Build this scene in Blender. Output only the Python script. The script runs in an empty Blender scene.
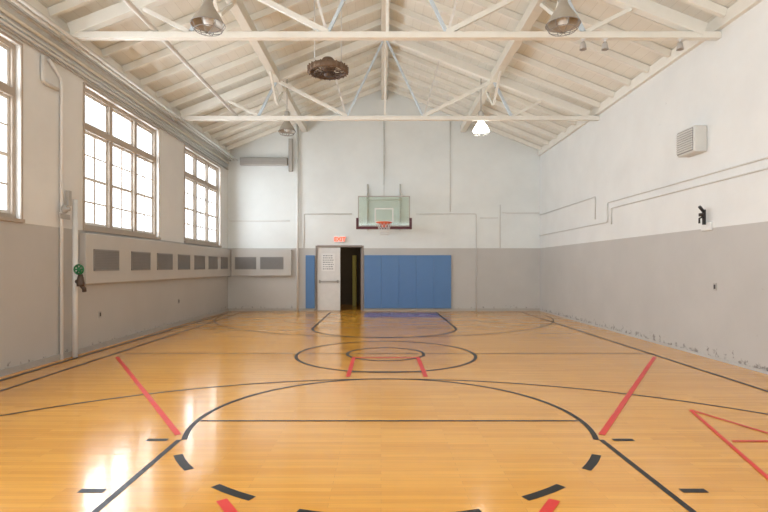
import bpy, bmesh, math, random
from mathutils import Vector, Matrix
random.seed(4)
S=bpy.context.scene
COL=S.collection
XL,XR,YB,YF=-5.22,5.42,17.45,-3.0
XC=0.10; ZE=5.49; ZP=7.6; SL=(ZP-ZE)/((XR-XL)/2)
GZ=2.14
def zr(x): return ZP-SL*abs(x-XC)
S.view_settings.view_transform='Standard'
S.view_settings.look='None'

# ---------------- materials ----------------
def nodes(name):
    m=bpy.data.materials.new(name); m.use_nodes=True
    nt=m.node_tree; b=nt.nodes['Principled BSDF']
    return m,nt,b
def c4(c): return (c[0],c[1],c[2],1)
def mat(name,col,rough=0.5,metal=0.0,var=0.08,scale=6.0,bump=0.0,spec=0.5):
    m,nt,b=nodes(name)
    b.inputs['Roughness'].default_value=rough; b.inputs['Metallic'].default_value=metal
    b.inputs['Specular IOR Level'].default_value=spec
    tc=nt.nodes.new('ShaderNodeTexCoord'); n=nt.nodes.new('ShaderNodeTexNoise')
    n.inputs['Scale'].default_value=scale; n.inputs['Detail'].default_value=4
    nt.links.new(tc.outputs['Object'],n.inputs['Vector'])
    mx=nt.nodes.new('ShaderNodeMix'); mx.data_type='RGBA'
    mx.inputs[6].default_value=c4([v*(1-var) for v in col]); mx.inputs[7].default_value=c4([min(1,v*(1+var)) for v in col])
    nt.links.new(n.outputs['Fac'],mx.inputs[0]); nt.links.new(mx.outputs[2],b.inputs['Base Color'])
    return m
def emit(name,col,st):
    m,nt,b=nodes(name)
    b.inputs['Base Color'].default_value=c4(col)
    b.inputs['Emission Color'].default_value=c4(col); b.inputs['Emission Strength'].default_value=st
    return m

def wall_mat(name,top,low,split=GZ):
    m,nt,b=nodes(name); L=nt.links.new; N=nt.nodes.new
    b.inputs['Roughness'].default_value=0.5
    tc=N('ShaderNodeTexCoord'); sp=N('ShaderNodeSeparateXYZ'); L(tc.outputs['Object'],sp.inputs[0])
    gt=N('ShaderNodeMath'); gt.operation='GREATER_THAN'; gt.inputs[1].default_value=split; L(sp.outputs[2],gt.inputs[0])
    n=N('ShaderNodeTexNoise'); n.inputs['Scale'].default_value=0.9; n.inputs['Detail'].default_value=7; n.inputs['Roughness'].default_value=0.6; L(tc.outputs['Object'],n.inputs['Vector'])
    cr=N('ShaderNodeMapRange'); cr.inputs[1].default_value=0.3; cr.inputs[2].default_value=0.7; cr.inputs[3].default_value=0.945; cr.inputs[4].default_value=1.03
    L(n.outputs['Fac'],cr.inputs[0])
    mx=N('ShaderNodeMix'); mx.data_type='RGBA'; mx.inputs[6].default_value=c4(low); mx.inputs[7].default_value=c4(top); L(gt.outputs[0],mx.inputs[0])
    ml=N('ShaderNodeVectorMath'); ml.operation='SCALE'; L(mx.outputs[2],ml.inputs[0]); L(cr.outputs[0],ml.inputs['Scale'])
    n3=N('ShaderNodeTexNoise'); n3.inputs['Scale'].default_value=9; n3.inputs['Detail'].default_value=9; n3.inputs['Roughness'].default_value=0.65; L(tc.outputs['Object'],n3.inputs['Vector'])
    low2=N('ShaderNodeMapRange'); low2.inputs[1].default_value=0.0; low2.inputs[2].default_value=0.30; low2.inputs[3].default_value=0.26; low2.inputs[4].default_value=0.0; L(sp.outputs[2],low2.inputs[0])
    ad=N('ShaderNodeMath'); ad.operation='ADD'; L(n3.outputs['Fac'],ad.inputs[0]); L(low2.outputs[0],ad.inputs[1])
    sc=N('ShaderNodeMapRange'); sc.inputs[1].default_value=0.71; sc.inputs[2].default_value=0.80; sc.inputs[3].default_value=0; sc.inputs[4].default_value=0.7; L(ad.outputs[0],sc.inputs[0])
    m2=N('ShaderNodeMix'); m2.data_type='RGBA'; L(sc.outputs[0],m2.inputs[0]); L(ml.outputs[0],m2.inputs[6]); m2.inputs[7].default_value=(0.10,0.085,0.07,1)
    L(m2.outputs[2],b.inputs['Base Color'])
    bp=N('ShaderNodeBump'); bp.inputs['Strength'].default_value=0.15; bp.inputs['Distance'].default_value=0.01
    n2=N('ShaderNodeTexNoise'); n2.inputs['Scale'].default_value=18; n2.inputs['Detail'].default_value=5; L(tc.outputs['Object'],n2.inputs['Vector'])
    L(n2.outputs['Fac'],bp.inputs['Height']); L(bp.outputs['Normal'],b.inputs['Normal'])
    return m

def floor_mat():
    m,nt,b=nodes('maple_floor'); L=nt.links.new; N=nt.nodes.new
    tc=N('ShaderNodeTexCoord')
    br=N('ShaderNodeTexBrick'); br.offset=0.37; br.inputs['Scale'].default_value=1.0
    br.inputs['Brick Width'].default_value=0.9; br.inputs['Row Height'].default_value=0.057; br.inputs['Mortar Size'].default_value=0.0012
    br.inputs['Color1'].default_value=(0.79,0.355,0.040,1); br.inputs['Color2'].default_value=(0.92,0.45,0.066,1); br.inputs['Mortar'].default_value=(0.56,0.24,0.035,1)
    br.inputs['Mortar Smooth'].default_value=0.5
    L(tc.outputs['Object'],br.inputs['Vector'])
    mp=N('ShaderNodeMapping'); mp.inputs['Scale'].default_value=(1.2,22,1); L(tc.outputs['Object'],mp.inputs['Vector'])
    n=N('ShaderNodeTexNoise'); n.inputs['Scale'].default_value=2; n.inputs['Detail'].default_value=5; L(mp.outputs[0],n.inputs['Vector'])
    mr=N('ShaderNodeMapRange'); mr.inputs[1].default_value=0.3; mr.inputs[2].default_value=0.7; mr.inputs[3].default_value=0.93; mr.inputs[4].default_value=1.05; L(n.outputs['Fac'],mr.inputs[0])
    v=N('ShaderNodeVectorMath'); v.operation='SCALE'; L(br.outputs['Color'],v.inputs[0]); L(mr.outputs[0],v.inputs['Scale'])
    L(v.outputs[0],b.inputs['Base Color'])
    n2=N('ShaderNodeTexNoise'); n2.inputs['Scale'].default_value=1.5; n2.inputs['Detail'].default_value=6; L(tc.outputs['Object'],n2.inputs['Vector'])
    r=N('ShaderNodeMapRange'); r.inputs[3].default_value=0.13; r.inputs[4].default_value=0.26; L(n2.outputs['Fac'],r.inputs[0]); L(r.outputs[0],b.inputs['Roughness'])
    b.inputs['Coat Weight'].default_value=0.35; b.inputs['Coat Roughness'].default_value=0.09
    # slight cupping of the strips
    bp=N('ShaderNodeBump'); bp.inputs['Strength'].default_value=0.10; bp.inputs['Distance'].default_value=0.01
    n3=N('ShaderNodeTexNoise'); n3.inputs['Scale'].default_value=1.0; n3.inputs['Detail'].default_value=3
    mp2=N('ShaderNodeMapping'); mp2.inputs['Scale'].default_value=(1.2,17,1); L(tc.outputs['Object'],mp2.inputs['Vector']); L(mp2.outputs[0],n3.inputs['Vector'])
    L(n3.outputs['Fac'],bp.inputs['Height']); L(bp.outputs['Normal'],b.inputs['Normal']); L(bp.outputs['Normal'],b.inputs['Coat Normal'])
    return m
def deck_mat():
    m,nt,b=nodes('painted_deck_boards'); L=nt.links.new; N=nt.nodes.new
    b.inputs['Roughness'].default_value=0.6
    tc=N('ShaderNodeTexCoord'); br=N('ShaderNodeTexBrick'); br.inputs['Scale'].default_value=1
    mp=N('ShaderNodeMapping'); mp.inputs['Rotation'].default_value=(0,0,math.pi/2); L(tc.outputs['Object'],mp.inputs[0]); L(mp.outputs[0],br.inputs[0])
    br.inputs['Brick Width'].default_value=3.5; br.inputs['Row Height'].default_value=0.19; br.inputs['Mortar Size'].default_value=0.004; br.inputs['Mortar Smooth'].default_value=0.8
    br.inputs['Color1'].default_value=(0.84,0.83,0.76,1); br.inputs['Color2'].default_value=(0.81,0.795,0.725,1); br.inputs['Mortar'].default_value=(0.64,0.62,0.55,1)
    L(br.outputs['Color'],b.inputs['Base Color']); return m
def violet_mat():  # mottled violet for the patch in the far key
    m,nt,b=nodes('mottled_violet'); L=nt.links.new; N=nt.nodes.new
    b.inputs['Roughness'].default_value=0.2
    tc=N('ShaderNodeTexCoord'); n=N('ShaderNodeTexNoise'); n.inputs['Scale'].default_value=2.5; n.inputs['Detail'].default_value=6; L(tc.outputs['Object'],n.inputs['Vector'])
    r=N('ShaderNodeMapRange'); r.inputs[1].default_value=0.35; r.inputs[2].default_value=0.7; L(n.outputs['Fac'],r.inputs[0])
    mx=N('ShaderNodeMix'); mx.data_type='RGBA'; mx.inputs[6].default_value=(0.20,0.15,0.42,1); mx.inputs[7].default_value=(0.42,0.26,0.36,1); L(r.outputs[0],mx.inputs[0]); L(mx.outputs[2],b.inputs['Base Color'])
    return m

M={}
M['wall_r']=wall_mat('painted_plaster_right',(0.83,0.845,0.835),(0.555,0.54,0.515))
M['wall_l']=wall_mat('painted_plaster_left',(0.79,0.785,0.76),(0.53,0.51,0.48))
M['wall_b']=wall_mat('painted_plaster_back',(0.84,0.88,0.875),(0.565,0.555,0.53))
M['floor']=floor_mat(); M['deck']=deck_mat(); M['violet']=violet_mat()
M['black']=mat('black_court_paint',(0.010,0.011,0.013),0.35,spec=0.3)
M['red']=mat('red_court_paint',(0.80,0.05,0.04),0.35,spec=0.3)
M['beam']=mat('cream_painted_timber',(0.85,0.835,0.77),0.55,var=0.04)
M['purlin']=mat('tan_painted_timber',(0.76,0.72,0.63),0.55,var=0.05)
M['pipe']=mat('white_painted_pipe',(0.77,0.755,0.72),0.4)
M['greyp']=mat('grey_painted_steel',(0.44,0.42,0.39),0.45)
M['cond']=mat('pale_grey_painted_conduit',(0.69,0.69,0.66),0.45)
M['duct']=mat('taupe_painted_sheet_metal',(0.55,0.53,0.50),0.5,var=0.05,scale=2)
M['pipeb']=mat('pale_blue_painted_pipe',(0.60,0.69,0.76),0.4)
M['dark']=mat('dark_metal',(0.035,0.03,0.03),0.4,0.4)
M['bronze']=mat('brown_weathered_metal',(0.19,0.125,0.08),0.5,0.2,var=0.3)
M['brownd']=mat('dark_brown_metal',(0.09,0.06,0.045),0.5,0.2,var=0.3)
M['grille']=mat('grey_grille_mesh',(0.22,0.21,0.205),0.6)
M['slat']=mat('grey_grille_slat',(0.29,0.28,0.27),0.5)
M['frame']=mat('tan_window_frame',(0.45,0.38,0.31),0.5,var=0.12)
M['sash']=mat('white_window_sash',(0.74,0.71,0.67),0.5)
M['door']=mat('white_painted_door',(0.78,0.775,0.755),0.4)
M['dframe']=mat('taupe_door_frame',(0.30,0.25,0.22),0.45)
M['pad']=mat('blue_vinyl',(0.085,0.205,0.43),0.38,var=0.06,scale=3)
M['orange']=mat('orange_rim_steel',(0.85,0.13,0.03),0.4)
M['maroon']=mat('maroon_padding',(0.10,0.025,0.035),0.5)
M['net']=mat('white_net_cord',(0.85,0.85,0.85),0.8)
M['shade']=mat('aluminium_shade',(0.44,0.40,0.34),0.4,0.3,var=0.15)
M['white']=mat('white_plastic',(0.80,0.80,0.78),0.4)
M['hall']=mat('dark_hallway_brown',(0.10,0.075,0.05),0.7)  # even dark brown for all the hallway walls
M['yel']=mat('yellow_green',(0.55,0.48,0.12),0.6)
M['green']=mat('green_valve_paint',(0.02,0.20,0.07),0.4)
M['paper']=mat('white_paper',(0.88,0.88,0.86),0.7)
M['ink']=mat('grey_ink',(0.30,0.30,0.32),0.7)
M['lit']=emit('lit_lamp_glass',(1,0.98,0.92),10)
M['redemit']=emit('red_sign_letters',(0.95,0.09,0.03),1.5)
def glass(name,tint,mix):
    m=bpy.data.materials.new(name); m.use_nodes=True; nt=m.node_tree; nt.nodes.clear()
    o=nt.nodes.new('ShaderNodeOutputMaterial'); t=nt.nodes.new('ShaderNodeBsdfTransparent'); t.inputs[0].default_value=c4(tint)
    g=nt.nodes.new('ShaderNodeBsdfGlossy'); g.inputs[1].default_value=0.05; x=nt.nodes.new('ShaderNodeMixShader'); x.inputs[0].default_value=mix
    nt.links.new(t.outputs[0],x.inputs[1]); nt.links.new(g.outputs[0],x.inputs[2]); nt.links.new(x.outputs[0],o.inputs[0]); return m
M['glass']=glass('window_glass',(0.97,0.98,1),0.04)
M['bglass']=glass('green_tinted_backboard_glass',(0.87,0.93,0.89),0.10)

# ---------------- geometry helpers ----------------
def box(bm,x0,x1,y0,y1,z0,z1,mi=0):
    vs=[bm.verts.new(p) for p in ((x0,y0,z0),(x1,y0,z0),(x1,y1,z0),(x0,y1,z0),(x0,y0,z1),(x1,y0,z1),(x1,y1,z1),(x0,y1,z1))]
    for f in ((0,3,2,1),(4,5,6,7),(0,1,5,4),(1,2,6,5),(2,3,7,6),(3,0,4,7)):
        fc=bm.faces.new([vs[i] for i in f]); fc.material_index=mi
def beam(bm,p,q,w,h,mi=0,up=(0,0,1)):
    p=Vector(p);q=Vector(q);d=(q-p).normalized();u=Vector(up)
    if abs(d.dot(u))>0.99: u=Vector((0,1,0))
    s=d.cross(u).normalized();u=s.cross(d).normalized()
    vs=[]
    for c in (p,q):
        for a,b2 in ((-1,-1),(1,-1),(1,1),(-1,1)): vs.append(bm.verts.new(c+s*a*w/2+u*b2*h/2))
    for f in ((3,2,1,0),(4,5,6,7),(0,1,5,4),(1,2,6,5),(2,3,7,6),(3,0,4,7)):
        fc=bm.faces.new([vs[i] for i in f]); fc.material_index=mi
def tube(bm,pts,r,seg=10,mi=0,closed=False):
    pts=[Vector(p) for p in pts]; n=len(pts); rings=[]
    prev=None
    for i,p in enumerate(pts):
        if closed: d=(pts[(i+1)%n]-pts[i-1]).normalized()
        elif i==0: d=(pts[1]-p).normalized()
        elif i==n-1: d=(p-pts[i-1]).normalized()
        else: d=((pts[i+1]-p).normalized()+(p-pts[i-1]).normalized()).normalized()
        if prev is None:
            u=Vector((0,0,1)) if abs(d.z)<0.9 else Vector((1,0,0))
        else: u=prev
        s=d.cross(u).normalized(); u=s.cross(d).normalized(); prev=u
        rings.append([bm.verts.new(p+(s*math.cos(a)+u*math.sin(a))*r) for a in [2*math.pi*k/seg for k in range(seg)]])
    m=n if closed else n-1
    for i in range(m):
        A=rings[i];Bq=rings[(i+1)%n]
        for k in range(seg):
            f=bm.faces.new((A[k],A[(k+1)%seg],Bq[(k+1)%seg],Bq[k])); f.material_index=mi; f.smooth=True
    if not closed:
        bm.faces.new(rings[0][::-1]).material_index=mi; bm.faces.new(rings[-1]).material_index=mi
def elbow(pts,rad=0.06,k=4):
    out=[Vector(pts[0])]
    for i in range(1,len(pts)-1):
        p=Vector(pts[i]);a=(Vector(pts[i-1])-p).normalized();b=(Vector(pts[i+1])-p).normalized()
        A=p+a*rad;Bq=p+b*rad
        for j in range(k+1):
            t=j/k; out.append((1-t)**2*A+2*t*(1-t)*p+t*t*Bq)
    out.append(Vector(pts[-1])); return out
def lathe(bm,prof,c=(0,0,0),seg=28,mi=0,axis='z'):
    rings=[]
    for r,z in prof:
        rg=[]
        for k in range(seg):
            a=2*math.pi*k/seg
            if axis=='z': v=(c[0]+r*math.cos(a),c[1]+r*math.sin(a),c[2]+z)
            elif axis=='x': v=(c[0]+z,c[1]+r*math.cos(a),c[2]+r*math.sin(a))
            else: v=(c[0]+r*math.cos(a),c[1]+z,c[2]+r*math.sin(a))
            rg.append(bm.verts.new(v))
        rings.append(rg)
    for i in range(len(rings)-1):
        for k in range(seg):
            f=bm.faces.new((rings[i][k],rings[i][(k+1)%seg],rings[i+1][(k+1)%seg],rings[i+1][k])); f.smooth=True; f.material_index=mi
def tag(o,label=None,category=None,group=None,kind=None):
    if label:o['label']=label
    if category:o['category']=category
    if group:o['group']=group
    if kind:o['kind']=kind
def fin(bm,name,mats,origin=(0,0,0),parent=None,label=None,category=None,group=None,kind=None,bevel=0):
    bmesh.ops.recalc_face_normals(bm,faces=bm.faces)
    bmesh.ops.translate(bm,verts=bm.verts,vec=-Vector(origin))
    me=bpy.data.meshes.new(name); bm.to_mesh(me); bm.free()
    if not isinstance(mats,(list,tuple)): mats=[mats]
    for m in mats: me.materials.append(M[m])
    o=bpy.data.objects.new(name,me); COL.objects.link(o)
    if parent is not None:
        o.parent=parent; o.location=Vector(origin)-Vector(parent.get('_org',(0,0,0)))
    else: o.location=origin
    o['_org']=tuple(origin)
    tag(o,label,category,group,kind)
    if bevel:
        b=o.modifiers.new('bevel','BEVEL'); b.width=bevel; b.segments=2; b.limit_method='ANGLE'
    return o
def empty(name,loc,**k):
    o=bpy.data.objects.new(name,None); o.location=loc; o.empty_display_size=0.1; COL.objects.link(o); o['_org']=tuple(loc); tag(o,**k); return o
def B(): return bmesh.new()

# ---------------- floor with court lines ----------------
bm=B(); box(bm,XL-0.35,XR+0.3,YF,YB+3.2,-0.2,0,0)
LZ=0.0015
CX=0.08
def quad(pts,mi,z):
    f=bm.faces.new([bm.verts.new((p[0],p[1],z)) for p in pts]); f.material_index=mi
zi=[0]
def line(p,q,w,mi):
    zi[0]+=1; z=LZ+zi[0]*0.00006+(0.002 if mi==2 else 0)
    p=Vector((p[0],p[1]));q=Vector((q[0],q[1]));d=(q-p).normalized();s=Vector((-d.y,d.x))*w/2
    quad((p-s,q-s,q+s,p+s),mi,z)
def arc(cx,cy,R,a0,a1,w,mi,n=None):
    zi[0]+=1; z=LZ+zi[0]*0.00006+(0.002 if mi==2 else 0)
    n=n or max(2,int(abs(a1-a0)/3))
    for i in range(n):
        t0=math.radians(a0+(a1-a0)*i/n);t1=math.radians(a0+(a1-a0)*(i+1)/n)
        f=lambda r,t:(cx+r*math.cos(t),cy+r*math.sin(t))
        quad((f(R-w/2,t0),f(R+w/2,t0),f(R+w/2,t1),f(R-w/2,t1)),mi,z)
quad(((CX-0.6,15.3),(CX+1.72,15.3),(CX+1.72,16.9),(CX-0.6,16.9)),3,0.001)  # violet patch on the floor in front of the end-wall pads
FY=4.99
arc(CX,FY,1.87,-17,197,0.05,1)
for a in (-34,-57): 
    arc(CX-0.02,FY,1.89,a-5.5,a+5.5,0.07,1); arc(CX-0.04,FY,1.89,180-a-5.5,180-a+5.5,0.07,1)
arc(CX-0.03,FY,1.93,-90-17,-90+17,0.06,1)
line((CX-1.84,FY),(CX+1.84,FY),0.035,1)
for s in (-1,1):
    line((CX+s*1.83,4.44),(CX+s*1.83,0.2),0.045,1)
    line((CX+s*1.93,4.44),(CX+s*2.11,4.44),0.06,1)
    line((CX+s*1.93,3.43),(CX+s*2.10,3.43),0.06,1)
    line((CX+s*4.48,8.53),(CX+s*1.89,4.57),0.055,2)
    line((CX-0.035+s*1.07,3.29),(CX-0.035+s*0.54,2.5),0.07,2)
arc(CX,1.48,5.37,5,175,0.04,1,80)
arc(CX,8.80,1.52,0,360,0.055,1,90)
arc(CX,8.85,0.66,0,360,0.055,1,60)
line((XL+0.62,8.87),(XR-0.7,8.87),0.025,1)
for s in (-1,1): line((CX+s*0.53,6.98),(CX+s*0.53,8.5),0.06,2)
line((CX-0.53,8.45),(CX+0.53,8.45),0.06,2)
line((CX-0.5,7.32),(CX+0.5,7.32),0.06,1)
arc(CX,12.6,1.75,180,360,0.055,1,50)
line((CX-1.75,12.6),(CX+1.75,12.6),0.04,1)
for s in (-1,1): line((CX+s*1.75,12.6),(CX+s*1.75,16.9),0.055,1)
arc(CX,15.9,5.0,180,360,0.035,1,80)
line((XL+0.6,16.95),(XR-0.6,16.95),0.05,1)
line((XL+0.62,16.95),(XL+0.62,-2),0.045,1); line((XR-0.76,16.95),(XR-0.76,-2),0.05,1)
line((XL+0.2,17.2),(XL+0.2,-2),0.06,1)
line((3.24,5.36),(2.55,2.95),0.034,2); line((3.24,5.36),(3.72,3.9),0.034,2); line((3.02,4.40),(3.62,4.40),0.034,2)
fin(bm,'floor',['floor','black','red','violet'],kind='structure')

# ---------------- walls ----------------
WT=0.35
wins=[(-0.26,2.74),(4.40,7.40),(9.0,12.0),(13.6,16.6)]  # first window is unseen, added to let in more daylight
WZ0,WZ1=2.19,4.70
bm=B(); top=ZE+0.05
box(bm,XL-WT,XL,YF,YB+WT,0,WZ0); box(bm,XL-WT,XL,YF,YB+WT,WZ1,top)
ys=[YF]
for a,b in wins: ys+= [a,b]
ys.append(YB+WT)
for i in range(0,len(ys),2): box(bm,XL-WT,XL,ys[i],ys[i+1],WZ0,WZ1)
fin(bm,'wall_left','wall_l',kind='structure')
bm=B(); box(bm,XR,XR+0.3,YF,YB+WT,0,top); fin(bm,'wall_right','wall_r',kind='structure')
DX0,DX1,DZ=-2.22,-0.60,2.23
def prism(bm,poly,y0,y1,mi=0):
    A=[bm.verts.new((x,y0,z)) for x,z in poly];C=[bm.verts.new((x,y1,z)) for x,z in poly]
    bm.faces.new(A);bm.faces.new(C[::-1]);n=len(poly)
    for i in range(n): bm.faces.new((A[i],A[(i+1)%n],C[(i+1)%n],C[i]))
bm=B()
box(bm,XL,DX0,YB,YB+WT,0,DZ); box(bm,DX1,XR,YB,YB+WT,0,DZ)
prism(bm,[(XL,DZ),(XR,DZ),(XR,zr(XR)+0.05),(XC,ZP+0.05),(XL,zr(XL)+0.05)],YB,YB+WT)
fin(bm,'wall_back','wall_b',kind='structure')
bm=B()
prism(bm,[(XL,4.6),(XR,4.6),(XR,zr(XR)+0.05),(XC,ZP+0.05),(XL,zr(XL)+0.05)],YF-0.3,YF)
fin(bm,'wall_rear','wall_b',kind='structure')
bm=B()
for s in (-1,1):
    xe=XL-0.4 if s<0 else XR+0.4
    z0=zr(xe)
    vs=[(XC,YF-0.3,ZP),(xe,YF-0.3,z0),(xe,YB+0.4,z0),(XC,YB+0.4,ZP)]
    lo=[bm.verts.new(v) for v in vs]; hi=[bm.verts.new((v[0],v[1],v[2]+0.12)) for v in vs]
    bm.faces.new(lo);bm.faces.new(hi[::-1])
    for i in range(4): bm.faces.new((lo[i],lo[(i+1)%4],hi[(i+1)%4],hi[i]))
fin(bm,'ceiling','deck',kind='structure')
bm=B(); box(bm,XL,XL+0.03,YF,YB,0.0,0.09); fin(bm,'baseboard_left','greyp',kind='structure')
bm=B(); box(bm,XR-0.02,XR,YF,YB,0.0,0.04); fin(bm,'baseboard_right','duct',kind='structure')
bm=B(); box(bm,XL+0.03,DX0-0.08,YB-0.03,YB,0,0.09); box(bm,DX1+0.06,XR-0.02,YB-0.03,YB,0,0.09); fin(bm,'baseboard_back','greyp',kind='structure')

# ---------------- windows ----------------
for i,(a,b) in enumerate(wins):
    bm=B(); x0,x1=XL-0.16,XL-0.06; F=0.07
    box(bm,x0,x1,a,b,WZ0,WZ0+F); box(bm,x0,x1,a,b,WZ1-F,WZ1)
    box(bm,x0,x1,a,a+F,WZ0+F,WZ1-F); box(bm,x0,x1,b-F,b,WZ0+F,WZ1-F)
    box(bm,x0,x1+0.02,a+F,b-F,3.94,4.06)
    w=(b-a)/3
    for k in (1,2): box(bm,x0,x1+0.01,a+w*k-0.06,a+w*k+0.06,WZ0+F,3.94); box(bm,x0,x1+0.01,a+w*k-0.06,a+w*k+0.06,4.06,WZ1-F)
    t=0.04
    box(bm,XL,XL+0.02,a-t,a,WZ0-0.0,WZ1+t); box(bm,XL,XL+0.02,b,b+t,WZ0,WZ1+t); box(bm,XL,XL+0.02,a,b,WZ1,WZ1+t)
    box(bm,XL-0.06,XL+0.05,a-t,b+t,WZ0-0.05,WZ0-0.0)
    wo=fin(bm,'window_%d'%(i+1),'frame',kind='structure')
    bm=B(); xs0,xs1=XL-0.135,XL-0.10
    for k in range(3):
        ya=a+w*k+(F if k==0 else .06); yb=a+w*(k+1)-(F if k==2 else .06)
        for (za,zb,nr,nc) in ((WZ0+F,3.94,4,2),(4.06,WZ1-F,1,1)):
            e=0.05
            box(bm,xs0,xs1,ya,yb,za,za+e);box(bm,xs0,xs1,ya,yb,zb-e,zb);box(bm,xs0,xs1,ya,ya+e,za+e,zb-e);box(bm,xs0,xs1,yb-e,yb,za+e,zb-e)
            for r in range(1,nr):
                z=za+(zb-za)*r/nr; h=0.028 if r==2 else 0.016
                box(bm,xs0,xs1,ya+e,yb-e,z-h,z+h)
            for c in range(1,nc):
                y=ya+(yb-ya)*c/nc; box(bm,xs0+0.003,xs1+0.003,y-0.028,y+0.028,za+e,zb-e)
    o=fin(bm,'sash','sash',parent=wo)
    bm=B(); box(bm,XL-0.121,XL-0.115,a+F,b-F,WZ0+F,WZ1-F); fin(bm,'glass','glass',parent=wo)

# ---------------- door ----------------
bm=B(); f=0.045
box(bm,DX0-0.01,DX0+f,YB-0.02,YB+WT,0,DZ); box(bm,DX1-f,DX1+0.01,YB-0.02,YB+WT,0,DZ)
box(bm,DX0+f,DX1-f,YB-0.02,YB+WT,DZ-0.055,DZ+0.01)
do=fin(bm,'door_1','dframe',kind='structure',bevel=0.006)
bm=B(); lx0,lx1=DX0+f+0.005,DX0+f+0.785
box(bm,lx0,lx1,YB+0.02,YB+0.065,0.01,DZ-0.06)
box(bm,lx0+0.1,lx1-0.1,YB+0.012,YB+0.02,0.12,0.95)
leaf=fin(bm,'door_leaf','door',parent=do,bevel=0.004)
bm=B(); box(bm,lx0+0.06,lx1-0.06,YB-0.03,YB-0.005,0.98,1.03)
for x in (lx0+0.08,lx1-0.08): box(bm,x-0.03,x+0.03,YB-0.03,YB+0.02,0.95,1.06)
fin(bm,'push_bar','greyp',parent=leaf)
bm=B(); nx0=lx0+0.14; nx1=lx0+0.60; box(bm,nx0,nx1,YB+0.008,YB+0.014,1.36,1.96,0)
rr=random.Random(2)
for k in range(7):
    x=nx0+0.05; z=1.90-k*0.075
    while x<nx1-0.08:
        w_=rr.uniform(0.02,0.07); box(bm,x,min(x+w_,nx1-0.05),YB+0.005,YB+0.008,z-0.03,z,1); x+=w_+0.02
fin(bm,'paper_notice',['paper','ink'],origin=(lx0+0.36,YB+0.012,1.65),label='white paper notice with dark printed lines on door',category='sign')
bm=B(); box(bm,DX1-f-0.05,DX1-f-0.005,YB+0.12,YB+0.86,0.01,DZ-0.085)
fin(bm,'door_leaf','dframe',parent=do,label='door leaf standing open into the hallway')
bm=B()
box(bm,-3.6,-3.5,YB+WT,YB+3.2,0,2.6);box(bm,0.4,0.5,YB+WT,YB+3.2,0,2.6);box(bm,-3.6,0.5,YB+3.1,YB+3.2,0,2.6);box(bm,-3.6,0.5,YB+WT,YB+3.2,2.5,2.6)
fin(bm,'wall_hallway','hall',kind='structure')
bm=B(); box(bm,-1.10,-0.95,YB+2.3,YB+2.7,0.0,1.95)  # upright yellow-green strip behind the doorway, built as a narrow box
box(bm,-1.09,-0.96,YB+2.28,YB+2.3,0.05,0.98); box(bm,-1.09,-0.96,YB+2.28,YB+2.3,1.0,1.92)
for i in range(4): box(bm,-1.07,-0.98,YB+2.27,YB+2.28,1.7+i*0.04,1.715+i*0.04)
fin(bm,'hallway_strip','yel',origin=(-1.02,YB+2.5,0),label='tall narrow yellow-green locker in dim hallway',category='strip',bevel=0.005)

# ---------------- blue wall pads ----------------
def pad(x0,x1,label,group):
    bm=B(); box(bm,x0+0.001,x1-0.001,YB-0.085,YB-0.0305,0.095,1.90)
    fin(bm,'wall_pad','pad',origin=((x0+x1)/2,YB-0.03,0.10),label=label,category='wall padding',group=group,bevel=0.005)
px0=DX1+0.03; px1=2.38; n=5
for i in range(n): pad(px0+(px1-px0)*i/n,px0+(px1-px0)*(i+1)/n,'blue vinyl wall pad mounted beside the doorway','blue wall pads')
pad(-2.56,-2.25,'single narrow blue vinyl wall pad next to door frame','blue wall pads')

# ---------------- roof trusses ----------------
def truss(Y):
    e=empty('roof_truss',(XC,Y,5.2),label='cream painted timber roof truss spanning wall to wall',category='roof truss',group='roof trusses')
    bm=B(); box(bm,XL+0.001,XR-0.001,Y-0.06,Y+0.06,5.15,5.25); fin(bm,'bottom_chord','beam',origin=(XC,Y,5.2),parent=e,bevel=0.008)
    for s in (-1,1):
        xe=XL if s<0 else XR; xt=xe-s*0.26
        bm=B(); beam(bm,(XC,Y,ZP-0.33),(xt,Y,zr(xt)-0.31),0.14,0.20,up=(0,0,1)); fin(bm,'top_chord','beam',origin=(XC,Y,6.5),parent=e,bevel=0.008)
        bm=B(); beam(bm,(XC+s*0.95,Y,5.25),(XC+s*0.04,Y,ZP-0.45),0.05,0.05); fin(bm,'web_member','pipeb',origin=(XC,Y,6),parent=e)
        bm=B(); beam(bm,(XC+s*0.95,Y,5.25),(XC+s*2.66,Y,zr(XC+s*2.66)-0.42),0.07,0.08); fin(bm,'web_member','beam',origin=(XC,Y,6),parent=e)
        bm=B(); beam(bm,(XC+s*0.97,Y,5.25),(XC+s*1.35,Y,zr(XC+s*1.35)-0.42),0.035,0.04); fin(bm,'web_member','pipe',origin=(XC,Y,6),parent=e)
        bm=B(); beam(bm,(XC+s*3.15,Y,5.25),(XC+s*2.72,Y,zr(XC+s*2.72)-0.42),0.05,0.06); fin(bm,'web_member','pipeb',origin=(XC,Y,6),parent=e)
        bm=B(); beam(bm,(XC+s*3.15,Y,5.25),(XC+s*3.9,Y,zr(XC+s*3.9)-0.42),0.05,0.06); fin(bm,'web_member','beam',origin=(XC,Y,6),parent=e)
        # braces up to the purlin on both faces of the truss
        for dy in (-1,1):
            xp=XC+s*2.7
            bm=B(); beam(bm,(xp,Y+dy*0.07,zr(xp)-0.95),(xp,Y+dy*0.75,zr(xp)-0.43),0.05,0.06); fin(bm,'knee_brace','beam',origin=(XC,Y,6),parent=e)
    bm=B(); beam(bm,(XC,Y,5.25),(XC,Y,ZP-0.4),0.05,0.05); fin(bm,'king_post','beam',origin=(XC,Y,6),parent=e)
TY=[-0.9,3.65,8.2,12.75]
for y in TY: truss(y)
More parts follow.
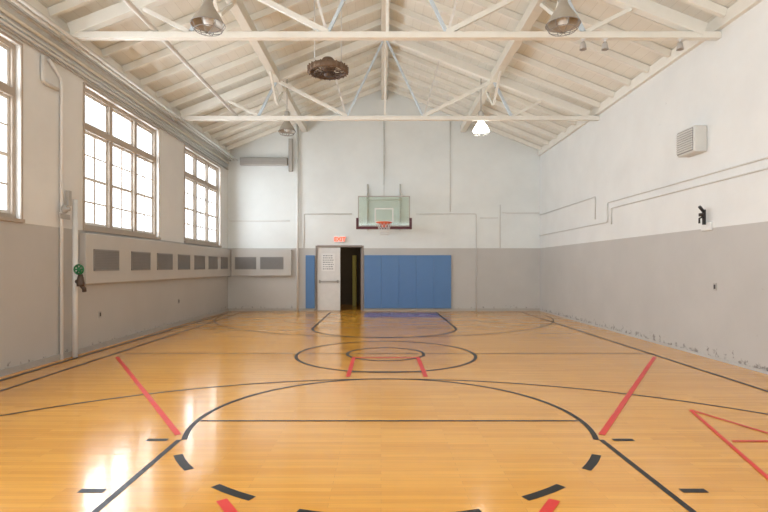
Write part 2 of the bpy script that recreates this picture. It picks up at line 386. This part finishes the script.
for x,lab in ((XC,'ridge beam'),(XC-2.7,'purlin'),(XC+2.7,'purlin')):
    bm=B(); z=zr(x)-(0.19 if x==XC else 0.22)
    box(bm,x-0.09,x+0.09,YF+0.01,YB-0.01,z-0.22,z)
    fin(bm,'ridge_beam' if lab=='ridge beam' else 'purlin','purlin',origin=(x,7,z-0.1),label='long tan painted timber %s under the roof boards'%lab,category='beam',bevel=0.01)
for s,xe in ((-1,XL+0.001),(1,XR-0.001)):
    bm=B(); z=zr(xe)
    box(bm,min(xe,xe-s*0.08),max(xe,xe-s*0.08),YF+0.01,YB-0.01,z-0.21,z-0.01)
    fin(bm,'eave_beam','beam',origin=(xe,7,z-0.1),label='cream painted timber plate along top of side wall',category='beam')
y=YF+0.3
while y<YB-0.1:
    if min(abs(y-t) for t in TY)>0.15:
        for s in (-1,1):
            xe=XL+0.085 if s<0 else XR-0.085
            bm=B(); beam(bm,(XC+s*0.03,y,ZP-0.085),(xe,y,zr(xe)-0.085),0.07,0.13)
            fin(bm,'rafter','beam',origin=(XC+s*2.6,y,6.5),label='cream painted sloping timber rafter under the roof',category='beam',group='roof rafters')
    y+=0.76

# ---------------- pipes ----------------
def pipe(pts,r,label,m='pipe',name='pipe',cat='pipe',group=None,rad=0.06):
    bm=B(); tube(bm,elbow(pts,rad) if len(pts)>2 else pts,r)
    p=pts[0]; return fin(bm,name,m,origin=p,label=label,category=cat,group=group)
for k,(dx,z,r) in enumerate(((0.03,4.80,0.022),(0.03,4.86,0.025),(0.03,4.93,0.022),(0.04,5.02,0.033),(0.12,5.10,0.025),(0.22,5.125,0.025),(0.34,5.12,0.03))):
    pipe([(XL+dx,YF+0.2,z),(XL+dx,YB-0.1,z)],r,'long pale painted pipe running along top of window wall',group='pipes above windows',m=('greyp','pipe','cond','purlin')[k%4])
pipe([(-3.62,YF+0.2,5.29),(-3.62,12.9,5.29)],0.04,'long white sprinkler pipe laid across the roof trusses')
pipe([(XL+0.035,8.31,0.0),(XL+0.035,8.31,4.55),(XL+0.035,8.0,4.74)],0.028,'tall white vertical pipe fixed to brick wall beside window')
pipe([(XL+0.13,8.52,0.0),(XL+0.13,8.52,2.62)],0.042,'white vertical riser pipe standing on floor at the wall')
pipe([(XL+0.035,7.85,4.74),(XL+0.035,7.85,4.35),(XL+0.035,8.22,4.35)],0.03,'short white elbow pipe dropping from the eave pipes')
bm=B(); lathe(bm,[(0,0),(0.07,0),(0.07,0.03),(0.03,0.05),(0.03,0.1),(0,0.1)],(XL+0.07,8.31,2.44),axis='x',seg=16); box(bm,XL+0.066,XL+0.085,8.2,8.46,2.28,2.36); box(bm,XL+0.066,XL+0.12,8.36,8.44,2.5,2.75)
fin(bm,'pipe_fitting','greyp',origin=(XL+0.066,8.3,2.3),label='grey round gauge fitting on wall pipe',category='valve')
vx,vy=XL+0.255,8.46
e=empty('hose_valve',(vx,vy,1.2),label='dark fire hose valve with green handwheel on wall riser',category='valve')
bm=B(); lathe(bm,[(0,0),(0.055,0),(0.06,0.05),(0.05,0.13),(0.035,0.2),(0,0.2)],(vx,vy,1.18),seg=16); tube(bm,[(XL+0.175,8.49,1.26),(vx,vy,1.26)],0.035); tube(bm,[(vx,vy,1.22),(vx+0.03,vy+0.05,1.14),(vx+0.03,vy+0.06,1.09)],0.035)
fin(bm,'valve_body','brownd',origin=(vx,vy,1.3),parent=e)
bm=B(); c=(vx,vy-0.05,1.46)
lathe(bm,[(0.075,-0.02),(0.09,0.0),(0.075,0.02),(0.06,0.0),(0.075,-0.02)],c,axis='y',seg=20)
for t in (0,math.pi/3,2*math.pi/3): tube(bm,[(c[0]+0.07*math.cos(t),c[1],c[2]+0.07*math.sin(t)),(c[0]-0.07*math.cos(t),c[1],c[2]-0.07*math.sin(t))],0.014,6)
tube(bm,[(c[0],c[1]+0.05,c[2]-0.1),(c[0],c[1]+0.05,c[2]),(c[0],c[1]-0.03,c[2])],0.016)
fin(bm,'handwheel','green',origin=c,parent=e)
xw=XR-0.022
pipe([(xw,-2,3.03),(xw,12.2,3.03),(xw,12.2,2.57),(xw,YB-0.03,2.57)],0.014,'thin white conduit running along side wall',m='cond')
pipe([(xw,-2,2.88),(xw,12.0,2.88),(xw,12.0,2.5)],0.014,'thin white conduit dropping down side wall',m='cond')
pipe([(xw,12.9,2.7),(xw,12.9,3.27),(xw,YB-0.03,3.27)],0.014,'thin white conduit on upper side wall',m='cond')
def bx(px): return (px-381)/29.34
def bz(py): return 1.5+(267-py)/29.34
def yw(r): return YB-r-0.001
pipe([(bx(298),yw(.066),0.0),(bx(298),yw(.066),bz(125))],0.035,'tall white vertical pipe on end wall',m='pipe')
pipe([(bx(304),yw(.014),bz(249)),(bx(304),yw(.014),bz(214)),(bx(352),yw(.014),bz(214))],0.014,'white conduit bent along end wall',m='cond')
pipe([(bx(416),yw(.055),bz(214)),(bx(476),yw(.055),bz(214)),(bx(476),yw(.055),0.0)],0.014,'white conduit from hoop to floor on end wall',m='cond')
pipe([(bx(450),yw(.012),bz(212)),(bx(450),yw(.012),bz(118))],0.012,'thin vertical conduit on end wall',m='cond')
pipe([(bx(500),yw(.012),bz(248)),(bx(500),yw(.012),bz(205))],0.012,'thin vertical conduit on end wall',m='cond')
pipe([(bx(228)+0.05,yw(.012),bz(221)),(bx(290),yw(.012),bz(221))],0.012,'thin horizontal conduit on end wall')
pipe([(bx(480),yw(.012),bz(218)),(bx(498),yw(.012),bz(218))],0.012,'thin horizontal conduit on end wall',m='cond')
pipe([(bx(502),yw(.012),bz(213)),(bx(539),yw(.012),bz(213))],0.012,'thin horizontal conduit on end wall',m='cond')

# ---------------- heater ducts with vents ----------------
def vent(x0,x1,y0,y1,z0,z1,axis,group):
    bm=B()
    if axis=='x':
        X=x0; box(bm,X,X+0.008,y0,y1,z0,z1,0)
        e=0.02
        for (a,b,c,d) in ((y0,y1,z0,z0+e),(y0,y1,z1-e,z1),(y0,y0+e,z0,z1),(y1-e,y1,z0,z1)): box(bm,X+0.008,X+0.016,a,b,c,d,1)
        k=int((z1-z0)/0.03)
        for i in range(1,k): z=z0+(z1-z0)*i/k; box(bm,X+0.008,X+0.012,y0+e,y1-e,z-0.003,z+0.003,1)
        k=int((y1-y0)/0.03)
        for i in range(1,k): yy=y0+(y1-y0)*i/k; box(bm,X+0.008,X+0.012,yy-0.003,yy+0.003,z0+e,z1-e,1)
    else:
        Y=y0; box(bm,x0,x1,Y-0.008,Y,z0,z1,0); e=0.02
        for (a,b,c,d) in ((x0,x1,z0,z0+e),(x0,x1,z1-e,z1),(x0,x0+e,z0,z1),(x1-e,x1,z0,z1)): box(bm,a,b,Y-0.016,Y-0.008,c,d,1)
        k=int((z1-z0)/0.03)
        for i in range(1,k): z=z0+(z1-z0)*i/k; box(bm,x0+e,x1-e,Y-0.012,Y-0.008,z-0.003,z+0.003,1)
        k=int((x1-x0)/0.03)
        for i in range(1,k): xx=x0+(x1-x0)*i/k; box(bm,xx-0.003,xx+0.003,Y-0.012,Y-0.008,z0+e,z1-e,1)
    return fin(bm,'vent_grille',['grille','slat'],origin=((x0+x1)/2,(y0+y1)/2,z0),label='dark grey rectangular vent grille on painted heating duct',category='vent grille',group=group)
DD=0.12
bm=B(); box(bm,XL+0.001,XL+DD,8.85,YB-0.001,1.2,2.09)
fin(bm,'heating_duct','duct',origin=(XL,12,1.2),label='long boxed grey-painted heating duct under windows',category='duct',bevel=0.012)
bm=B(); box(bm,XL+DD+0.03,bx(292),YB-DD,YB-0.001,1.2,2.09)
fin(bm,'heating_duct','duct',origin=(-4,YB,1.2),label='short boxed grey-painted heating duct on end wall',category='duct',bevel=0.012)
for a,b in ((9.08,9.95),(10.45,11.3),(11.65,12.5),(12.85,13.65),(14.0,14.8),(15.15,15.95),(16.3,17.0)):
    vent(XL+DD+0.001,XL+DD+0.001,a,b,1.43,1.82,'x','duct vent grilles')
for p,q in ((236,257),(261,284)): vent(bx(p),bx(q),YB-DD-0.001,YB-DD-0.001,1.42,1.84,'y','duct vent grilles')
bm=B(); x0,x1=XL+0.45,bx(288)
box(bm,x0,x1,YB-0.16,YB-0.001,4.95,5.2)
for i in range(4): box(bm,x0+0.02,x1-0.02,YB-0.185,YB-0.16,4.98+i*0.055,5.0+i*0.055)
fin(bm,'wall_heater','greyp',origin=((x0+x1)/2,YB,4.95),label='long narrow grey louvred unit high on end wall',category='heater',bevel=0.006)
bm=B(); box(bm,bx(289),bx(293),YB-0.12,YB-0.001,4.75,5.85); box(bm,bx(289)+0.02,bx(293)-0.02,YB-0.13,YB-0.12,4.8,5.8); fin(bm,'junction_box','greyp',origin=(bx(291),YB,4.75),label='tall narrow grey metal box high on end wall',category='electrical box',bevel=0.008)

# ---------------- basketball hoop ----------------
HY=16.35; sc=512/HY
HX=(384-381)/sc
hz0=1.5+(267-228)/sc; hz1=1.5+(267-196)/sc; hw=0.83
e=empty('basketball_hoop',(HX,YB,hz0),label='wall-mounted glass backboard with orange rim and net',category='basketball hoop')
bm=B(); box(bm,HX-hw+0.03,HX+hw-0.03,HY-0.008,HY+0.008,hz0+0.08,hz1-0.03); fin(bm,'backboard_glass','bglass',origin=(HX,HY,hz0),parent=e)
bm=B()
box(bm,HX-hw,HX+hw,HY-0.02,HY+0.02,hz1-0.03,hz1);box(bm,HX-hw,HX-hw+0.03,HY-0.02,HY+0.02,hz0,hz1-0.03);box(bm,HX+hw-0.03,HX+hw,HY-0.02,HY+0.02,hz0,hz1-0.03);box(bm,HX-hw+0.03,HX+hw-0.03,HY-0.02,HY+0.02,hz0+0.05,hz0+0.08)
fin(bm,'backboard_frame','greyp',origin=(HX,HY,hz0),parent=e)
bm=B(); t=0.035; zt0,zt1=hz0+0.18,hz0+0.63
box(bm,HX-.3,HX+.3,HY-0.012,HY-0.008,zt0,zt0+t);box(bm,HX-.3,HX+.3,HY-0.012,HY-0.008,zt1-t,zt1);box(bm,HX-.3,HX-.3+t,HY-0.012,HY-0.008,zt0+t,zt1-t);box(bm,HX+.3-t,HX+.3,HY-0.012,HY-0.008,zt0+t,zt1-t)
fin(bm,'target_square','white',origin=(HX,HY,hz0),parent=e)
bm=B(); box(bm,HX-hw-0.06,HX+hw+0.06,HY-0.045,HY+0.045,hz0-0.04,hz0+0.045); box(bm,HX-hw-0.06,HX-hw+0.02,HY-0.045,HY+0.045,hz0+0.045,hz0+0.32); box(bm,HX+hw-0.02,HX+hw+0.06,HY-0.045,HY+0.045,hz0+0.045,hz0+0.32)
fin(bm,'edge_padding','maroon',origin=(HX,HY,hz0),parent=e,bevel=0.01)
rz=hz0+0.14; rc=(HX,HY-0.38,rz); R=0.228
bm=B(); tube(bm,[(rc[0]+R*math.cos(t),rc[1]+R*math.sin(t),rz) for t in [2*math.pi*i/36 for i in range(36)]],0.02,8,closed=True)
box(bm,HX-0.09,HX+0.09,HY-0.06,HY-0.012,rz-0.12,rz+0.04); beam(bm,(HX-0.07,HY-0.04,rz-0.08),(HX-0.11,rc[1]+0.19,rz-0.01),0.02,0.03); beam(bm,(HX+0.07,HY-0.04,rz-0.08),(HX+0.11,rc[1]+0.19,rz-0.01),0.02,0.03); box(bm,HX-0.08,HX+0.08,rc[1]+R-0.02,HY-0.05,rz-0.008,rz+0.008)
fin(bm,'rim','orange',origin=rc,parent=e)
bm=B(); nn=12
def npt(i,l):
    rr_=[0.225,0.20,0.165,0.135,0.125][l]; a=2*math.pi*(i+0.5*(l%2))/nn
    return (rc[0]+rr_*math.cos(a),rc[1]+rr_*math.sin(a),rz-0.015-0.095*l)
for l in range(4):
    for i in range(nn):
        tube(bm,[npt(i,l),npt(i,l+1)],0.005,5); tube(bm,[npt(i,l),npt(i-1 if l%2==0 else i+1,l+1)],0.005,5)
fin(bm,'net','net',origin=rc,parent=e)
bm=B()
for s in (-1,1):
    for z in (hz0+0.12,hz1-0.12):
        tube(bm,[(HX+s*0.55,HY+0.02,z),(HX+s*0.55,YB-0.02,z+ (0.35 if z>hz0+0.5 else 0.0))],0.025)
    tube(bm,[(HX+s*0.55,HY+0.04,hz1-0.12),(HX+s*0.55,YB-0.02,hz0+0.12)],0.018)
    tube(bm,[(HX+s*0.55,YB-0.03,hz0),(HX+s*0.55,YB-0.03,hz1+0.55)],0.03)
tube(bm,[(HX-0.55,HY+0.04,hz0+0.12),(HX+0.55,HY+0.04,hz0+0.12)],0.02);tube(bm,[(HX-0.55,HY+0.04,hz1-0.12),(HX+0.55,HY+0.04,hz1-0.12)],0.02)
tube(bm,[(HX,HY+0.04,hz1-0.12),(HX,YB-0.04,5.45)],0.012)
tube(bm,[(HX,YB-0.03,4.3),(HX,YB-0.03,6.5)],0.02)
fin(bm,'support_arms','cond',origin=(HX,YB,hz0),parent=e)

ex=bx(340); ez=bz(239.5)
bm=B(); box(bm,ex-0.17,ex+0.17,YB-0.07,YB-0.001,ez-0.1,ez+0.1)
es=fin(bm,'exit_sign','white',origin=(ex,YB,ez),label='small white exit sign with red letters above door',category='exit sign',bevel=0.008)
def text(body,size,loc,m,parent,name,rot=(math.pi/2,0,0)):
    cu=bpy.data.curves.new(name,'FONT'); cu.body=body; cu.size=size; cu.extrude=0.003; cu.align_x='CENTER'; cu.align_y='CENTER'; cu.offset=0.006
    o=bpy.data.objects.new(name,cu); COL.objects.link(o); bpy.context.view_layer.update()
    me=bpy.data.meshes.new_from_object(o.evaluated_get(bpy.context.evaluated_depsgraph_get())); COL.objects.unlink(o); bpy.data.objects.remove(o)
    me.materials.clear(); me.materials.append(M[m]); q=bpy.data.objects.new(name,me); COL.objects.link(q); q.parent=parent; q.location=Vector(loc)-Vector(parent['_org']); q.rotation_euler=rot; return q
text('EXIT',0.19,(ex,YB-0.075,ez),'redemit',es,'letters')

# ---------------- right wall: louvred box ----------------
bm=B(); x0,x1=XR-0.22,XR-0.001; y0,y1=8.50,9.0; z0,z1=3.42,3.86
box(bm,x0,x1,y0,y1,z0,z1)
e=fin(bm,'wall_speaker','cond',origin=(x1,(y0+y1)/2,z0),label='pale grey box unit with louvred front high on wall',category='ventilation unit',bevel=0.02)
bm=B(); box(bm,x0-0.012,x0,y0+0.03,y1-0.03,z0+0.03,z1-0.03,1)
for i in range(9): zz=z0+0.045+i*0.04; box(bm,x0-0.03,x0-0.012,y0+0.03,y1-0.03,zz,zz+0.024,0)
fin(bm,'louvre',['cond','slat'],origin=(x0,8.6,z0),parent=e)
e=empty('wall_bracket',(XR,8.48,2.15),label='black pivoting bracket on small white wall plate',category='bracket')
bm=B(); box(bm,XR-0.05,XR-0.001,8.36,8.60,2.10,2.24); fin(bm,'plate','white',origin=(XR,8.48,2.15),parent=e,bevel=0.01)
bm=B(); box(bm,XR-0.09,XR-0.05,8.46,8.50,2.20,2.45); tube(bm,[(XR-0.08,8.48,2.42),(XR-0.16,8.46,2.5)],0.025,8); tube(bm,[(XR-0.08,8.48,2.34),(XR-0.16,8.46,2.30),(XR-0.16,8.46,2.22)],0.015,8); lathe(bm,[(0,0),(0.035,0),(0.035,0.05),(0,0.05)],(XR-0.12,8.48,2.34),seg=12)
fin(bm,'arm','dark',origin=(XR,8.48,2.15),parent=e)
def outlet(o,face):
    bm=B(); x,y,z=o
    if face=='r': box(bm,x-0.012,x-0.001,y-0.04,y+0.04,z-0.06,z+0.06,0); box(bm,x-0.016,x-0.012,y-0.02,y+0.02,z-0.035,z+0.035,1)
    else: box(bm,x+0.001,x+0.012,y-0.04,y+0.04,z-0.06,z+0.06,0); box(bm,x+0.012,x+0.016,y-0.02,y+0.02,z-0.035,z+0.035,1)
    fin(bm,'wall_outlet',['greyp','dark'],origin=o,label='small dark electrical outlet plate on lower wall',category='outlet')
outlet((XR,8.3,1.18),'r'); outlet((XL,9.5,0.62),'l'); outlet((XL,13.2,0.62),'l')

# ---------------- lamps ----------------
def lamp(loc,lit,ztop,label):
    e=empty('pendant_lamp',loc,label=label,category='ceiling lamp',group='high bay ceiling lamps')
    x,y,z=loc
    bm=B(); lathe(bm,[(0.055,0.30),(0.075,0.24),(0.11,0.18),(0.17,0.09),(0.215,0.0),(0.222,-0.01),(0.215,-0.01),(0.165,0.085),(0.10,0.175),(0.05,0.22)],loc); fin(bm,'lamp_shade','shade' if not lit else 'lit',origin=loc,parent=e)
    bm=B(); lathe(bm,[(0,0.5),(0.05,0.5),(0.07,0.46),(0.075,0.34),(0.06,0.30),(0,0.30)],loc,seg=20); tube(bm,[(x,y,z+0.5),(x,y,ztop)],0.012); fin(bm,'lamp_housing','greyp',origin=loc,parent=e)
    bm=B(); lathe(bm,[(0,-0.02),(0.06,0.0),(0.08,0.06),(0.05,0.16),(0,0.2)],loc,seg=16); fin(bm,'bulb','lit' if lit else 'white',origin=loc,parent=e)
    bm=B()
    for k in range(8):
        a=2*math.pi*k/8; ca,sa=math.cos(a),math.sin(a)
        tube(bm,[(x+0.222*ca,y+0.222*sa,z-0.01),(x+0.19*ca,y+0.19*sa,z-0.07),(x+0.10*ca,y+0.10*sa,z-0.11),(x,y,z-0.12)],0.005,5)
    for r,zz in ((0.222,-0.01),(0.17,-0.085)): tube(bm,[(x+r*math.cos(t),y+r*math.sin(t),z+zz) for t in [2*math.pi*i/24 for i in range(24)]],0.005,5,closed=True)
    fin(bm,'wire_guard','slat',origin=loc,parent=e)
lamp(((208-381)*6.8/512,6.8,1.5+(267-24)*6.8/512),False,zr(-2.3)-0.02,'unlit metal dome lamp with wire guard hanging from roof')
lamp(((563-381)*6.8/512,6.8,1.5+(267-24)*6.8/512),False,zr(2.4)-0.02,'unlit metal dome lamp with wire guard hanging from roof')
lamp(((481-381)*13.2/512,13.2,1.5+(267-131)*13.2/512),True,zr(2.6)-0.2,'lit glowing white dome lamp hanging from roof')
lamp(((287-381)*13.2/512,13.2,1.5+(267-131)*13.2/512),False,zr(-2.42)-0.2,'unlit metal dome lamp with wire guard hanging from roof')
# round brown fan heater
c=((328-381)*9.6/512,9.6,1.5+(267-70)*9.6/512)
e=empty('ceiling_heater',c,label='round brown ribbed fan heater hanging from roof',category='heater')
x,y,z=c
bm=B()
lathe(bm,[(0.31,0.05),(0.345,0.06),(0.37,0.04),(0.37,-0.04),(0.345,-0.06),(0.31,-0.05),(0.31,0.05)],c,seg=40)
lathe(bm,[(0,0.22),(0.09,0.22),(0.13,0.17),(0.14,0.04),(0.10,-0.05),(0,-0.05)],c)
for k in range(24):
    a=2*math.pi*k/24; beam(bm,(x+0.375*math.cos(a),y+0.375*math.sin(a),z-0.055),(x+0.375*math.cos(a),y+0.375*math.sin(a),z+0.055),0.02,0.02)
for k in range(6):
    a=2*math.pi*(k+.5)/6; beam(bm,(x+0.13*math.cos(a),y+0.13*math.sin(a),z+0.14),(x+0.33*math.cos(a),y+0.33*math.sin(a),z+0.06),0.03,0.03)
fin(bm,'drum','bronze',origin=c,parent=e)
bm=B()
for k in range(12):
    a=2*math.pi*k/12; beam(bm,(x+0.05*math.cos(a),y+0.05*math.sin(a),z-0.07),(x+0.34*math.cos(a),y+0.34*math.sin(a),z-0.07),0.01,0.014)
for r in (0.14,0.25): tube(bm,[(x+r*math.cos(t),y+r*math.sin(t),z-0.078) for t in [2*math.pi*i/28 for i in range(28)]],0.008,5,closed=True)
lathe(bm,[(0,-0.11),(0.07,-0.11),(0.08,-0.05),(0,-0.05)],c,seg=16)
fin(bm,'louvre_ring','brownd',origin=c,parent=e)
bm=B()
for k in range(5):
    a=2*math.pi*k/5; t2=a+0.35
    beam(bm,(x+0.14*math.cos(a),y+0.14*math.sin(a),z+0.02),(x+0.29*math.cos(t2),y+0.29*math.sin(t2),z+0.0),0.08,0.01)
fin(bm,'fan_blades','greyp',origin=c,parent=e)
bm=B()
for dx in (-0.25,0.25): tube(bm,[(x+dx,y,z+0.08),(x+dx,y,zr(x+dx)-0.02)],0.010)
beam(bm,(x-0.27,y,z+0.16),(x+0.27,y,z+0.16),0.03,0.03)
fin(bm,'hanger_rods','cond',origin=c,parent=e)
def spot(px,py):
    x=(px-381)*8.2/512; z=5.15; y=8.2
    e=empty('clamp_light',(x,y,z),label='small white clamp light under the roof beam',category='light fixture',group='small lights under beam')
    bm=B(); tube(bm,[(x,y,z),(x,y,z-0.06)],0.012,8); box(bm,x-0.03,x+0.03,y-0.03,y+0.03,z-0.012,z); fin(bm,'bracket','white',origin=(x,y,z),parent=e)
    bm=B(); lathe(bm,[(0,0),(0.03,0),(0.04,-0.03),(0.055,-0.12),(0.05,-0.12),(0.035,-0.04),(0,-0.03)],(x,y,z-0.05),seg=16); fin(bm,'lamp_head','greyp',origin=(x,y,z),parent=e)
for p in (583,605,680): spot(p,45)

# ---------------- lights / world ----------------
w=bpy.data.worlds.new('world'); S.world=w; w.use_nodes=True
bg=w.node_tree.nodes['Background']; bg.inputs[0].default_value=(0.91,0.965,1,1); bg.inputs[1].default_value=3.0
def area(loc,rot,sx,sy,p,col=(1,1,1),name='daylight'):
    l=bpy.data.lights.new(name,'AREA'); l.shape='RECTANGLE'; l.size=sx; l.size_y=sy; l.energy=p; l.color=col
    o=bpy.data.objects.new(name,l); o.location=loc; o.rotation_euler=rot; COL.objects.link(o); return o
for (a,b),p in zip(wins,(300,300,330,230)): area((XL-0.9,(a+b)/2,3.5),(0,-math.pi/2,0),2.8,3.5,p*1.35,(0.93,0.975,1.0),'window_daylight')  # daylight panels outside each window, the unseen added one included
pl=bpy.data.lights.new('hallway_fill','POINT'); pl.energy=9; pl.color=(1,0.85,0.55); pl.shadow_soft_size=0.1  # added fill lamp with no visible source, brightens the hallway
po=bpy.data.objects.new('hallway_fill',pl); po.location=(-2.2,YB+1.6,2.2); COL.objects.link(po)
cam=bpy.data.cameras.new('camera'); cam.lens=24; cam.sensor_width=36; cam.shift_x=3/768; cam.shift_y=11/768; cam.clip_end=200
co=bpy.data.objects.new('camera',cam); co.location=(0,0,1.5); co.rotation_euler=(math.pi/2,0,0); COL.objects.link(co); S.camera=co
for o in bpy.data.objects:
    if '_org' in o: del o['_org']
